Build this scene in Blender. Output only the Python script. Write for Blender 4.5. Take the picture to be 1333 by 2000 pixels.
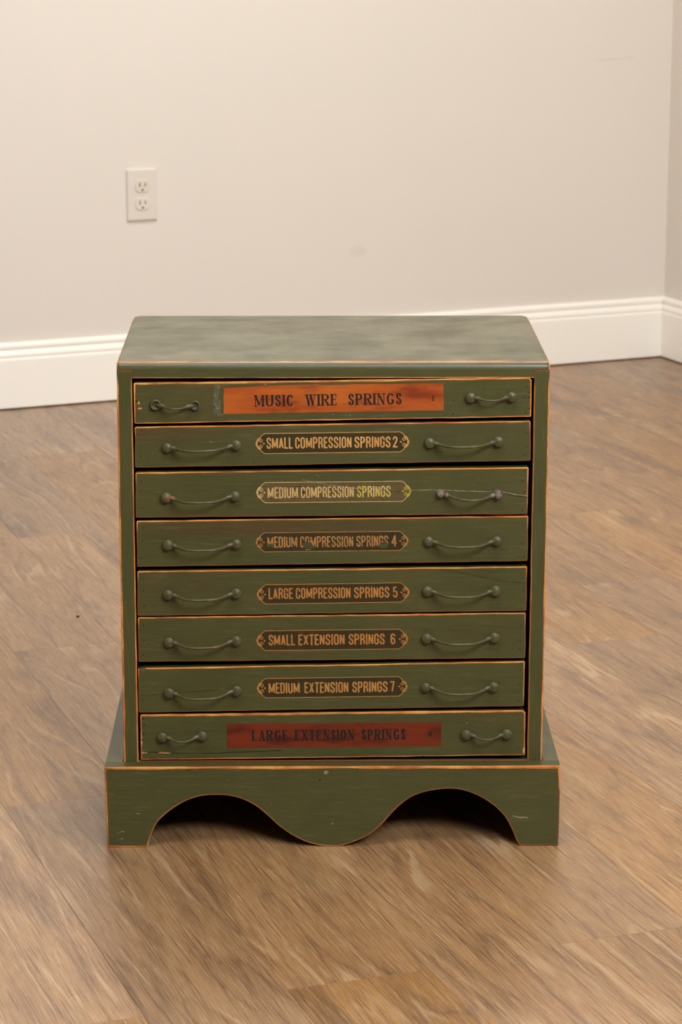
import bpy, bmesh, math, random
from mathutils import Vector, Matrix
random.seed(7)
for o in list(bpy.data.objects): bpy.data.objects.remove(o)
scene = bpy.context.scene
COL = scene.collection

# ------------------------------------------------------------------ camera
CAM = Vector((-0.03298, -3.08728, 1.17475))
right = Vector((0.9999096, -0.0133638, 0.0014596))
up = Vector((0.0017476, 0.2368751, 0.9715385))
fwd = Vector((0.0133292, 0.9714482, -0.2368770))
cd = bpy.data.cameras.new('camera')
cam = bpy.data.objects.new('camera', cd); COL.objects.link(cam)
m = Matrix((right, up, -fwd)).transposed().to_4x4(); m.translation = CAM
cam.matrix_world = m
cd.sensor_fit = 'HORIZONTAL'; cd.sensor_width = 24.0; cd.lens = 5225.2 / 1333 * 24.0
cd.clip_start = 0.05; cd.clip_end = 50
cd.dof.use_dof = True; cd.dof.focus_distance = 3.13; cd.dof.aperture_fstop = 15.0
scene.camera = cam

# ------------------------------------------------------------------ world, exposure, lights
w = bpy.data.worlds.new('world'); scene.world = w; w.use_nodes = True
w.node_tree.nodes['Background'].inputs[0].default_value = (1.0, .86, .7, 1)
w.node_tree.nodes['Background'].inputs[1].default_value = 0.05
vs = scene.view_settings
vs.view_transform = 'Standard'; vs.look = 'None'; vs.gamma = 1.0; vs.use_curve_mapping = False
vs.exposure = 0.0
def area(name, loc, target, sx, sy, power, col):
    l = bpy.data.lights.new(name, 'AREA'); l.shape = 'RECTANGLE'; l.size = sx; l.size_y = sy
    l.energy = power; l.color = col
    o = bpy.data.objects.new(name, l); COL.objects.link(o); o.location = loc
    d = Vector(target) - Vector(loc)
    o.rotation_euler = d.to_track_quat('-Z', 'Y').to_euler()
    return o
WARM = (.96, 1.02, 1.04)
area('key_softbox', (1.15, -2.2, 2.36), (0.15, 1.2, 0.55), 1.6, 1.0, 139, WARM)
area('ceiling_light_near', (-0.3, -0.9, 2.46), (-0.3, -0.9, 0), 1.2, 0.6, 32, WARM)
area('ceiling_light_far', (0.1, 1.5, 2.46), (0.1, 1.5, 0), 1.2, 0.6, 38, WARM)

# ------------------------------------------------------------------ node helpers
class NT:
    def __init__(s, name):
        s.m = bpy.data.materials.new(name); s.m.use_nodes = True
        s.t = s.m.node_tree; s.n = s.t.nodes; s.b = s.n['Principled BSDF']
    def new(s, typ, **kw):
        n = s.n.new(typ)
        for k, v in kw.items(): setattr(n, k, v)
        return n
    def put(s, sock, v):
        if hasattr(v, 'is_linked') or hasattr(v, 'links'): s.t.links.new(v, sock)
        elif v is not None:
            if isinstance(v, (tuple, list)) and len(v) == 3 and sock.type == 'RGBA': v = (*v, 1)
            sock.default_value = v
    def math(s, op, a, b=None, c=None, clamp=False):
        n = s.new('ShaderNodeMath', operation=op, use_clamp=clamp)
        s.put(n.inputs[0], a)
        if b is not None: s.put(n.inputs[1], b)
        if c is not None: s.put(n.inputs[2], c)
        return n.outputs[0]
    def vmath(s, op, a, b):
        n = s.new('ShaderNodeVectorMath', operation=op); s.put(n.inputs[0], a); s.put(n.inputs[1], b)
        return n.outputs[0]
    def mix(s, f, a, b, blend='MIX'):
        n = s.new('ShaderNodeMix', data_type='RGBA', blend_type=blend)
        s.put(n.inputs[0], f); s.put(n.inputs[6], a); s.put(n.inputs[7], b)
        return n.outputs[2]
    def noise(s, vec, scale, detail=3, rough=.55, dist=0.0):
        n = s.new('ShaderNodeTexNoise'); s.put(n.inputs['Vector'], vec)
        n.inputs['Scale'].default_value = scale; n.inputs['Detail'].default_value = detail
        n.inputs['Roughness'].default_value = rough; n.inputs['Distortion'].default_value = dist
        return n.outputs[0]
    def rng(s, v, a, b, c=0.0, d=1.0, smooth=False):
        n = s.new('ShaderNodeMapRange', interpolation_type='SMOOTHSTEP' if smooth else 'LINEAR')
        s.put(n.inputs[0], v); s.put(n.inputs[1], a); s.put(n.inputs[2], b); s.put(n.inputs[3], c); s.put(n.inputs[4], d)
        return n.outputs[0]
    def scale(s, vec, sc):
        return s.vmath('MULTIPLY', vec, sc)
    def coord(s, rand=True):
        c = s.new('ShaderNodeTexCoord').outputs['Object']
        if not rand: return c
        r = s.new('ShaderNodeObjectInfo').outputs['Random']
        mm = s.new('ShaderNodeVectorMath', operation='SCALE'); mm.inputs[0].default_value = (17.3, 9.1, 23.7)
        s.put(mm.inputs[3], r)
        return s.vmath('ADD', c, mm.outputs[0])
    def bump(s, h, dist, strength=1.0):
        n = s.new('ShaderNodeBump'); n.inputs['Distance'].default_value = dist; n.inputs['Strength'].default_value = strength
        s.put(n.inputs['Height'], h); s.t.links.new(n.outputs[0], s.b.inputs['Normal'])
    def fin(s, col=None, rough=None, metal=0.0, spec=None):
        if col is not None: s.put(s.b.inputs['Base Color'], col)
        if rough is not None: s.put(s.b.inputs['Roughness'], rough)
        s.b.inputs['Metallic'].default_value = metal
        if spec is not None: s.b.inputs['Specular IOR Level'].default_value = spec
        return s.m

def paint_mat(name, axis='x', dusty=0.0):
    """green milk paint over varnished pine; 'ed' = distance to the nearest arris, 'wr' = how worn that arris is"""
    t = NT(name); c = t.coord()
    st = (6, 22, 60) if dusty > .3 else {'x': (5, 70, 70), 'z': (70, 70, 5), 'y': (70, 5, 70)}[axis]
    g = t.noise(t.scale(c, st), 1.0, 4, .6)
    big = t.noise(c, 9, 3, .6)
    mid = t.noise(t.scale(c, tuple(v * .25 for v in st)), 1.0, 3, .6)
    col = t.mix(t.rng(big, .3, .7), GREEN_A, GREEN_B)
    col = t.mix(t.math('MULTIPLY', t.rng(g, .35, .75), .35), col, GREEN_C)
    red = t.math('MULTIPLY', t.rng(mid, .50, .72, smooth=True), .50)
    col = t.mix(red, col, (.070, .027, .010))
    if dusty:   # pale sheen of reflected room light, painted on upward faces only
        sn = t.new('ShaderNodeSeparateXYZ'); t.put(sn.inputs[0], t.new('ShaderNodeNewGeometry').outputs['Normal'])
        nzf = t.rng(sn.outputs[2], .6, .95)
        dn = t.noise(t.scale(c, (14, 14, 14)), 1.0, 5, .65)
        col = t.mix(t.math('MULTIPLY', t.math('MULTIPLY', t.rng(dn, .35, .7), dusty), nzf), col, (.215, .183, .105))
        dk = t.noise(t.scale(c, (18, 60, 60)), 1.0, 3, .6)
        col = t.mix(t.math('MULTIPLY', t.rng(dk, .60, .72, smooth=True), .45), col, (.05, .04, .02))
    ft = t.noise(t.scale(c, tuple(v * 5.0 for v in st)), 1.0, 3, .7)
    col = t.mix(t.rng(ft, .55, .78, 0, .35), col, (.13, .12, .06))
    col = t.mix(t.rng(ft, .42, .24, 0, .45), col, (.026, .022, .007))
    # pale chips
    v = t.new('ShaderNodeTexVoronoi'); t.put(v.inputs['Vector'], c); v.inputs['Scale'].default_value = 34
    pr = t.new('ShaderNodeSeparateColor'); t.put(pr.inputs[0], v.outputs['Color'])
    chip = t.math('MULTIPLY', t.math('LESS_THAN', v.outputs['Distance'], .028), t.math('GREATER_THAN', pr.outputs[0], .72))
    col = t.mix(t.math('MULTIPLY', chip, .75), col, (.30, .23, .12))
    # worn arrises
    ed = t.new('ShaderNodeAttribute', attribute_name='ed').outputs['Fac']
    wr = t.new('ShaderNodeAttribute', attribute_name='wr').outputs['Fac']
    n1 = t.noise(c, 13, 3, .55); n2 = t.noise(c, 420, 3, .7)
    thr = t.math('ADD', t.rng(n1, .32, .72, .0006, .0024), t.rng(n2, .3, .7, -.0003, .0003))
    thr = t.math('MULTIPLY', thr, wr)
    f = t.rng(t.math('SUBTRACT', ed, thr), -.0001, .00035, 1.0, 0.0)
    oc = t.mix(t.rng(t.noise(c, 40, 2), .35, .65), (.44, .115, .017), (.56, .24, .050))
    oc = t.mix(t.rng(t.noise(c, 17, 2), .5, .7), oc, (.27, .055, .012))
    oc = t.mix(t.rng(wr, .28, .44, 1.0, 0.0), oc, (.15, .045, .014))
    # brown transition just inside the worn line
    f2 = t.rng(t.math('SUBTRACT', ed, thr), .0000, .0013, .55, 0.0)
    col = t.mix(f2, col, (.11, .06, .018))
    col = t.mix(f, col, oc)
    t.bump(t.math('ADD', t.math('MULTIPLY', g, .7), t.math('MULTIPLY', n2, .3)), .0008, .5)
    ro = t.rng(g, .3, .7, .30, .42) if dusty else t.rng(g, .3, .7, .38, .50)
    return t.fin(col, t.math('MAXIMUM', ro, t.math('MULTIPLY', f, .75)), 0, .5 if dusty else .34)

GREEN_A = (.047, .048, .0125); GREEN_B = (.061, .055, .0155); GREEN_C = (.034, .033, .009)
M = {}
M['paint_x'] = paint_mat('green_paint_horizontal', 'x')
M['paint_z'] = paint_mat('green_paint_vertical', 'z')
M['paint_y'] = paint_mat('green_paint_depth', 'y', .25)
M['paint_top'] = paint_mat('green_paint_top', 'x', .62)

def handle_mat():
    t = NT('green_painted_metal'); c = t.coord()
    n = t.noise(c, 120, 3, .6)
    col = t.mix(t.rng(n, .35, .65), (.052, .047, .018), (.070, .062, .026))
    col = t.mix(t.rng(t.noise(c, 60, 3), .62, .72), col, (.16, .07, .035))
    t.bump(n, .0004, .5)
    return t.fin(col, .36, .0, .36)
M['handle'] = handle_mat()
def rust_mat():
    t = NT('rusted_painted_metal'); c = t.coord()
    n = t.noise(c, 260, 4, .7)
    col = t.mix(t.rng(n, .35, .65), (.08, .045, .03), (.22, .17, .13))
    t.bump(n, .0012, .9)
    return t.fin(col, .7, .1, .3)
M['rust'] = rust_mat()
def flat(name, c1, c2=None, sc=60, rough=.5, spec=.4, st=(1, 1, 1), metal=0):
    t = NT(name); c = t.coord()
    col = t.mix(t.rng(t.noise(t.scale(c, st), sc, 3), .35, .65), c1, c2 or c1)
    return t.fin(col, rough, metal, spec)
M['dark_ground'] = flat('dark_olive_brown_label_ground', (.024, .018, .006), (.034, .022, .007), 90, .5, .22)
M['ground3'] = flat('worn_brown_label_ground', (.072, .052, .019), (.090, .060, .022), 60, .5, .25)
def gold_mat(name, a, b, wear):
    t = NT(name); c = t.coord()
    n = t.noise(c, 300, 4, .7); n2 = t.noise(c, 45, 3, .6)
    col = t.mix(t.rng(n2, .35, .65), a, b)
    col = t.mix(t.rng(n, .60 - wear, .72 - wear, smooth=True), col, (.09, .055, .02))
    return t.fin(col, .45, 0, .4)
M['gold2'] = gold_mat('ochre_gold_lettering', (0.400, 0.194, 0.051), (0.464, 0.245, 0.072), .0)
M['gold3'] = gold_mat('pale_gold_lettering', (0.464, 0.304, 0.119), (0.400, 0.243, 0.084), .02)
M['gold4'] = gold_mat('rubbed_gold_lettering', (0.336, 0.158, 0.045), (0.272, 0.115, 0.030), .07)
M['gold5'] = gold_mat('amber_gold_lettering', (0.360, 0.144, 0.033), (0.320, 0.122, 0.027), .01)
M['gold7'] = gold_mat('deep_gold_lettering', (0.336, 0.144, 0.033), (0.376, 0.173, 0.039), .03)
def yel_mat():
    t = NT('gold_and_yellow_lettering'); c = t.coord()
    n = t.noise(c, 90, 3, .6)
    col = t.mix(t.rng(n, .46, .54, smooth=True), (.44, .30, .11), (.36, .285, .045))
    return t.fin(col, .45, 0, .3)
M['gold_yellow'] = yel_mat()
M['yellow'] = gold_mat('yellow_green_overpaint', (0.357, 0.289, 0.024), (0.289, 0.238, 0.032), .03)
def stain_mat(name, a, b, d):
    t = NT(name); c = t.coord()
    n = t.noise(t.scale(c, (9, 60, 60)), 1.0, 4, .6); n2 = t.noise(t.scale(c, (9, 30, 30)), 1.6, 3, .6)
    col = t.mix(t.rng(n, .3, .7), a, b)
    col = t.mix(t.math('MULTIPLY', t.rng(n2, .48, .70, smooth=True), .8), col, d)
    return t.fin(col, .42, 0, .22)
M['stain1'] = stain_mat('orange_stained_wood', (.37, .092, .014), (.26, .042, .008), (.13, .020, .005))
M['stain8'] = stain_mat('red_stained_wood', (.150, .022, .006), (.110, .015, .005), (.045, .007, .003))
M['ink'] = flat('black_ink', (.010, .010, .009), (.014, .011, .008), 400, .6, .15)
M['dark'] = flat('dark_bare_wood', (.030, .017, .009), (.045, .026, .012), 20, .8, .2)
M['hole'] = flat('nail_hole_dark', (.012, .009, .006), None, 10, .9, .1)
M['chip'] = flat('pale_scratch', (.30, .25, .17), (.17, .14, .09), 300, .7, .2)
M['grey_chip'] = flat('greyed_paint_patch', (.085, .080, .040), (.062, .060, .028), 150, .6, .3)
M['green_blot'] = flat('green_overpaint', (.036, .042, .012), (.046, .048, .016), 150, .5, .3)
M['orange_chip'] = flat('bare_orange_wood', (.42, .17, .05), (.55, .27, .09), 120, .5, .3)

# ------------------------------------------------------------------ mesh helpers
def obj(name, verts, faces, mat, parent=None, origin=None, smooth=False, ed=None, wr=None, kind=None, label=None):
    """verts in world coordinates; origin = object origin (world)"""
    po = Vector((0, 0, 0))
    p = parent
    while p is not None: po += p.location; p = p.parent
    org = Vector(origin) if origin is not None else po
    me = bpy.data.meshes.new(name)
    me.from_pydata([tuple(Vector(v) - org) for v in verts], [], faces)
    if mat: me.materials.append(mat)
    if ed is not None:
        a = me.attributes.new('ed', 'FLOAT', 'POINT'); a.data.foreach_set('value', ed)
        b = me.attributes.new('wr', 'FLOAT', 'POINT'); b.data.foreach_set('value', wr)
    bm = bmesh.new(); bm.from_mesh(me)
    bmesh.ops.recalc_face_normals(bm, faces=bm.faces)
    bm.to_mesh(me); bm.free()
    if smooth:
        me.polygons.foreach_set('use_smooth', [True] * len(me.polygons))
    o = bpy.data.objects.new(name, me); COL.objects.link(o)
    if parent: o.parent = parent
    o.location = org - po
    if kind: o['kind'] = kind
    if label: o['label'] = label
    return o
def box(x0, x1, y0, y1, z0, z1):
    v = [(x, y, z) for x in (x0, x1) for y in (y0, y1) for z in (z0, z1)]
    return v, [(0, 1, 3, 2), (4, 6, 7, 5), (0, 4, 5, 1), (2, 3, 7, 6), (0, 2, 6, 4), (1, 5, 7, 3)]
class MB:
    def __init__(s): s.v = []; s.f = []; s.ed = []; s.wr = []
    def add(s, v, f, ed=None, wr=None):
        n = len(s.v); s.v += [tuple(q) for q in v]; s.f += [tuple(i + n for i in q) for q in f]
        s.ed += ed if ed else [.02] * len(v); s.wr += wr if wr else [0.0] * len(v)
    def obj(s, name, mat, parent=None, attrs=True, stuff=False, **k):
        if stuff: k['kind'] = 'stuff'
        return obj(name, s.v, s.f, mat, parent, ed=s.ed if attrs else None, wr=s.wr, **k)
def subdiv(poly, n, jit=0.0, rnd=random):
    out = []
    L = len(poly)
    for i in range(L):
        a, b = poly[i], poly[(i + 1) % L]
        d = math.hypot(b[0] - a[0], b[1] - a[1]); k = max(1, round(d / n))
        nx, nz = (b[1] - a[1]) / max(d, 1e-9), -(b[0] - a[0]) / max(d, 1e-9)
        for j in range(k):
            t = j / k; e = 0 if j == 0 else rnd.uniform(-jit, jit)
            out.append((a[0] + (b[0] - a[0]) * t + nx * e, a[1] + (b[1] - a[1]) * t + nz * e))
    return out
def area2(p): return sum(p[i][0] * p[(i + 1) % len(p)][1] - p[(i + 1) % len(p)][0] * p[i][1] for i in range(len(p)))
def inset(p, d):
    if area2(p) < 0: d = -d
    out = []; n = len(p)
    for i in range(n):
        a, b, c = p[i - 1], p[i], p[(i + 1) % n]
        e1 = Vector((b[0] - a[0], b[1] - a[1])).normalized(); e2 = Vector((c[0] - b[0], c[1] - b[1])).normalized()
        n1 = Vector((-e1.y, e1.x)); n2 = Vector((-e2.y, e2.x)); m_ = n1 + n2
        k = m_.length_squared / 2
        m_ = m_ / max(k, .35)
        out.append((b[0] + m_.x * d, b[1] + m_.y * d))
    return out
def board(mb, outline, y0, y1, wr=lambda x, z: .6, ch=.0006, w_=.0045, inner=None):
    """upright board: outline in x-z, front face at y0, back at y1, with chamfered worn front arris"""
    r1 = inset(outline, ch); r2 = inner(outline, ch + w_) if inner else inset(outline, ch + w_)
    n = len(outline); v = []; ed = []; wl = []
    def ring(p, y, e):
        for (q, o_) in zip(p, outline):
            v.append((q[0], y, q[1])); ed.append(e); wl.append(wr(*o_))
    ring(r2, y0, w_); ring(r1, y0, 0.0); ring(outline, y0 + ch, 0.0); ring(outline, y0 + ch + w_, w_); ring(outline, y1, w_)
    f = [tuple(range(n))]
    for k in range(4):
        for i in range(n):
            j = (i + 1) % n
            f.append((k * n + i, k * n + j, (k + 1) * n + j, (k + 1) * n + i))
    f.append(tuple(4 * n + i for i in range(n)))
    mb.add(v, f, ed, wl)
def ribbon(mb, pts, width, y, closed=False, wfun=None, thick=.00005):
    """flat stroke in the x-z plane at depth y, mitred"""
    P = [Vector(p) for p in pts]
    q = [P[0]]
    for p in P[1:]:
        if (p - q[-1]).length > 1e-6: q.append(p)
    P = q; n = len(P)
    if n < 2: return
    L = []; R_ = []
    for i in range(n):
        if closed: a, b, c = P[i - 1], P[i], P[(i + 1) % n]
        else: a, b, c = P[max(i - 1, 0)], P[i], P[min(i + 1, n - 1)]
        d1 = (b - a); d2 = (c - b)
        if d1.length < 1e-9: d1 = d2
        if d2.length < 1e-9: d2 = d1
        d1 = d1.normalized(); d2 = d2.normalized()
        n1 = Vector((-d1.y, d1.x)); n2 = Vector((-d2.y, d2.x)); m_ = n1 + n2
        if m_.length < .3: m_ = n1 * 1.0
        else: m_ = m_ / max(m_.length_squared / 2, .45)
        hw = (wfun(i, (d1 + d2)) if wfun else width) / 2
        L.append(b + m_ * hw); R_.append(b - m_ * hw)
    v = [(p.x, y, p.y) for p in L] + [(p.x, y, p.y) for p in R_]
    f = [(i, i + 1, n + i + 1, n + i) for i in range(n - 1)]
    if closed: f.append((n - 1, 0, n, 2 * n - 1))
    mb.add(v, f)
def fan(mb, pts, y):
    mb.add([(p[0], y, p[1]) for p in pts], [tuple(range(len(pts)))])
def tube(mb, path, radii, seg=10, squash=1.0):
    P = [Vector(p) for p in path]; n = len(P); v = []; f = []
    for i, p in enumerate(P):
        t = (P[min(i + 1, n - 1)] - P[max(i - 1, 0)]).normalized()
        u = Vector((0, 0, 1)); u = (u - t * u.dot(t)).normalized(); s_ = t.cross(u)
        for k in range(seg):
            a = 2 * math.pi * k / seg
            v.append(tuple(p + (u * math.cos(a) * squash + s_ * math.sin(a)) * radii[i]))
    for i in range(n - 1):
        for k in range(seg):
            f.append((i * seg + k, i * seg + (k + 1) % seg, (i + 1) * seg + (k + 1) % seg, (i + 1) * seg + k))
    f.append(tuple(range(seg))); f.append(tuple((n - 1) * seg + k for k in range(seg)))
    mb.add(v, f)
def lathe_y(mb, cx, cz, y0, prof, seg=20):
    """profile [(radius, -y offset)] revolved about the y axis at (cx, cz)"""
    v = []; f = []; n = len(prof)
    for r, d in prof:
        for k in range(seg):
            a = 2 * math.pi * k / seg
            v.append((cx + r * math.cos(a), y0 - d, cz + r * math.sin(a)))
    for i in range(n - 1):
        for k in range(seg):
            f.append((i * seg + k, i * seg + (k + 1) % seg, (i + 1) * seg + (k + 1) % seg, (i + 1) * seg + k))
    f.append(tuple((n - 1) * seg + k for k in range(seg)))
    mb.add(v, f)
def empty(name, loc, label, cat, group=None):
    o = bpy.data.objects.new(name, None); COL.objects.link(o); o.location = loc
    o.empty_display_size = .1; o['label'] = label; o['category'] = cat
    if group: o['group'] = group
    return o

# ------------------------------------------------------------------ the room
WANG = 0.3948564
CORNER = Vector((0.83955, 3.33244, 0)); U = Vector((math.cos(WANG), math.sin(WANG), 0)); N = Vector((U.y, -U.x, 0))
def RW(s, t, z): return tuple(CORNER - U * s + N * t + Vector((0, 0, z)))     # s: left along the back wall, t: out from it
RS, RT, RH = 6.2, 7.6, 2.5

def wall_mat():
    t = NT('warm_white_wall_paint')
    c = t.new('ShaderNodeTexCoord').outputs['Object']
    n = t.noise(c, 2.2, 4, .6)
    col = t.mix(t.rng(n, .35, .65), WALL_A, WALL_B)
    # faint scuffs on the plaster (object x = metres left of the corner, z = height)
    sx = t.new('ShaderNodeSeparateXYZ'); t.put(sx.inputs[0], c)
    def scuff(cx, cz, rx, rz, amt, colr, col):
        dx = t.math('DIVIDE', t.math('SUBTRACT', sx.outputs[0], cx), rx); dz = t.math('DIVIDE', t.math('SUBTRACT', sx.outputs[2], cz), rz)
        d = t.math('ADD', t.math('MULTIPLY', dx, dx), t.math('MULTIPLY', dz, dz))
        return t.mix(t.math('MULTIPLY', t.rng(d, 0.0, 1.0, 1.0, 0.0, smooth=True), amt), col, colr)
    col = scuff(.165, .7190, .055, .005, .16, (.56, .42, .32), col)
    col = scuff(.115, .7225, .016, .003, .26, (.52, .38, .28), col)
    col = scuff(.813, .3020, .030, .018, .14, (.42, .36, .31), col)
    t.bump(t.noise(c, 380, 3, .6), .0006, .25)
    return t.fin(col, .62, 0, .35)
WALL_A = (.735, .660, .585); WALL_B = (.75, .670, .595)
M['wall'] = wall_mat()
M['trim'] = flat('white_semi_gloss_trim', (.95, .885, .80), (.935, .87, .785), 3, .35, .5)
M['ceil'] = flat('white_ceiling_paint', (.80, .76, .70), None, 4, .8, .2)
M['sub'] = flat('dark_underlay', (.05, .035, .022), None, 10, .9, .1)

def struct(name, v, f, mat, origin=(0, 0, 0), rot=0, **k):
    o = obj(name, v, f, mat, origin=(0, 0, 0), **k); o.location = origin; o.rotation_euler.z = rot
    o['kind'] = 'structure'
    return o
# wall_back is built in its own frame: x = metres left of the corner (mirrored to world -U), so rotate by WANG+pi
ROT = WANG + math.pi
T = .12
struct('wall_back', *box(-T, RS + T, 0, -T, 0, RH), M['wall'], CORNER, ROT)      # local +x = left, local +y = -N... towards room
struct('wall_right', *box(-T, 0, 0, RT, 0, RH), M['wall'], CORNER, ROT)
struct('wall_left', *box(RS, RS + T, 0, RT, 0, RH), M['wall'], CORNER, ROT)
struct('wall_front', *box(-T, RS + T, RT, RT + T, 0, RH), M['wall'], CORNER, ROT)
struct('ceiling', *box(-T, RS + T, -T, RT + T, RH, RH + T), M['ceil'], CORNER, ROT)

# baseboards: moulded profile (out from wall, height)
PROF = [(0, .003), (.0135, .003), (.0145, .004), (.0145, .108), (.0138, .1115), (.0120, .1135), (.0118, .1150), (.0128, .1165), (.0132, .119), (.0125, .1225), (.0105, .1265),
        (.0088, .1290), (.0080, .1310), (.0085, .1330), (.0095, .1345), (.0098, .1385), (.0090, .1420), (.0070, .1450), (.0045, .1466), (.001, .1470), (0, .1470)]
def base_board(name, p0, p1, nrm):
    v = []; n = len(PROF)
    for k, p in enumerate((p0, p1)):
        for d, z in PROF:
            # mitred ends
            q = Vector(p) + Vector(nrm) * d
            v.append((q.x, q.y, z))
    f = [(i, i + 1, n + i + 1, n + i) for i in range(n - 1)] + [tuple(range(n)), tuple(range(n, 2 * n))]
    struct(name, v, f, M['trim'])
base_board('baseboard_back', RW(0, 0, 0), RW(RS, 0, 0), N)
base_board('baseboard_right', RW(0, .0146, 0), RW(0, RT, 0), -U)
base_board('baseboard_left', RW(RS, .0146, 0), RW(RS, RT, 0), U)

# floor of vinyl oak planks, each one its own piece
PA = math.radians(-71.3); A_ = Vector((math.cos(PA), math.sin(PA))); B_ = Vector((-A_.y, A_.x))
PW, PL, B0 = .163, 1.33, -.35
def plank_mat():
    t = NT('oak_look_vinyl'); c = t.coord()
    rnd = t.new('ShaderNodeObjectInfo').outputs['Random']
    # cathedral figure: contour lines of a stretched noise
    nz = t.noise(t.scale(c, (.62, 5.2, 1)), 1.25, 3, .50, .25)
    jag = t.noise(t.scale(c, (20, 260, 1)), 1.0, 2, .6)
    rings = t.math('FRACT', t.math('ADD', t.math('MULTIPLY', nz, 11.0), t.math('MULTIPLY', jag, .22)))
    line = t.math('POWER', t.math('ABSOLUTE', t.math('SUBTRACT', t.math('MULTIPLY', rings, 2.0), 1.0)), 7.0)
    tone = t.noise(t.scale(c, (1.1, 9, 1)), 1.6, 4, .6)
    pores = t.noise(t.scale(c, (9, 620, 1)), 1.0, 3, .65)
    pores2 = t.noise(t.scale(c, (17, 780, 1)), 1.0, 3, .6)
    fine = t.noise(t.scale(c, (34, 130, 1)), 1.0, 4, .7)
    col = t.mix(t.rng(tone, .30, .68), FL_L, FL_M)
    col = t.mix(t.math('MULTIPLY', t.math('MULTIPLY', line, t.rng(tone, .30, .52)), .66), col, FL_D)
    col = t.mix(t.rng(fine, .30, .75, 0, .30), col, FL_D)
    dkpatch = t.noise(t.scale(c, (2.4, 14, 1)), 1.0, 3, .55)
    col = t.mix(t.rng(dkpatch, .52, .74, 0, .70, smooth=True), col, FL_K)
    col = t.mix(t.rng(pores, .49, .66, 0, .85), col, FL_D)
    col = t.mix(t.rng(pores2, .55, .66, 0, .42), col, FL_W)
    # white-limed ring edges
    lime = t.math('MULTIPLY', t.math('MULTIPLY', t.rng(rings, .60, .70, smooth=True), t.rng(rings, .82, .76, smooth=True)), t.rng(t.noise(c, 7, 2), .45, .62))
    col = t.mix(t.math('MULTIPLY', lime, .38), col, FL_W)
    # thin scratches across
    scr = t.noise(t.scale(c, (210, 5, 1)), 1.0, 2, .5, .6)
    col = t.mix(t.rng(scr, .72, .76, 0, .35), col, FL_K)
    hv = t.new('ShaderNodeHueSaturation'); t.put(hv.inputs['Color'], col)
    t.put(hv.inputs['Value'], t.rng(rnd, 0, 1, .88, 1.12)); t.put(hv.inputs['Saturation'], t.rng(t.math('FRACT', t.math('MULTIPLY', rnd, 7.3)), 0, 1, .90, 1.06))
    h = t.math('ADD', t.math('MULTIPLY', pores, .5), t.math('ADD', t.math('MULTIPLY', pores2, .35), t.math('MULTIPLY', line, -.2)))
    t.bump(h, .0011, .5)
    return t.fin(hv.outputs[0], t.rng(fine, .3, .7, .26, .38), 0, .9)
FL_L = (.385, .205, .080); FL_M = (.280, .139, .051); FL_D = (.118, .054, .023); FL_K = (.090, .043, .021); FL_W = (.52, .36, .20)
M['plank'] = plank_mat()
def to_ab(p): return (p[0] * A_.x + p[1] * A_.y, p[0] * B_.x + p[1] * B_.y)
def clip(poly, clipper):
    out = poly
    for i in range(len(clipper)):
        a, b = clipper[i], clipper[(i + 1) % len(clipper)]
        ins = lambda p: (b[0] - a[0]) * (p[1] - a[1]) - (b[1] - a[1]) * (p[0] - a[0]) >= -1e-9
        res = []
        for j in range(len(out)):
            p, q = out[j - 1], out[j]
            if ins(p) != ins(q):
                d1 = (b[0] - a[0]) * (p[1] - a[1]) - (b[1] - a[1]) * (p[0] - a[0]); d2 = (b[0] - a[0]) * (q[1] - a[1]) - (b[1] - a[1]) * (q[0] - a[0])
                t = d1 / (d1 - d2); res.append((p[0] + (q[0] - p[0]) * t, p[1] + (q[1] - p[1]) * t))
            if ins(q): res.append(q)
        out = res
        if not out: return []
    return out
room_ab = [to_ab(RW(s, t, 0)) for s, t in ((0, 0), (RS, 0), (RS, RT), (0, RT))]
if area2(room_ab) < 0: room_ab.reverse()
floor_o = struct('floor', *box(0, RS, 0, RT, -.06, -.0036), M['sub'], CORNER, ROT)
def plank_mesh(poly, name='plank'):
    P = inset(poly, .00012); Q = inset(poly, .00027); n = len(P)
    v = [(x, y, -.004) for x, y in P] + [(x, y, -.0004) for x, y in P] + [(x, y, 0) for x, y in Q]
    f = [tuple(range(2 * n, 3 * n))]
    for k in range(2):
        f += [(k * n + i, k * n + (i + 1) % n, (k + 1) * n + (i + 1) % n, (k + 1) * n + i) for i in range(n)]
    me = bpy.data.meshes.new(name); me.from_pydata(v, [], f); me.materials.append(M['plank'])
    bm = bmesh.new(); bm.from_mesh(me); bmesh.ops.recalc_face_normals(bm, faces=bm.faces); bm.to_mesh(me); bm.free()
    return me
full_me = plank_mesh([(-PL / 2, -PW / 2), (PL / 2, -PW / 2), (PL / 2, PW / 2), (-PL / 2, PW / 2)])
joints = {-1: .402, 0: -.27, 1: .387, 2: -.30, 3: .37, 4: -.52, 5: .10, 6: -.70, 7: -1.01, 8: -.15, 9: .6, 10: -.33, 11: -.9, 12: .07, 13: -.6, -2: -.45, -3: .1}
bs = [p[1] for p in room_ab]; as_ = [p[0] for p in room_ab]
finv = floor_o.matrix_world
k0 = math.floor((min(bs) - B0) / PW); k1 = math.ceil((max(bs) - B0) / PW)
prng = random.Random(5); npl = 0
inv_rot = Matrix.Rotation(-ROT, 3, 'Z')
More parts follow.
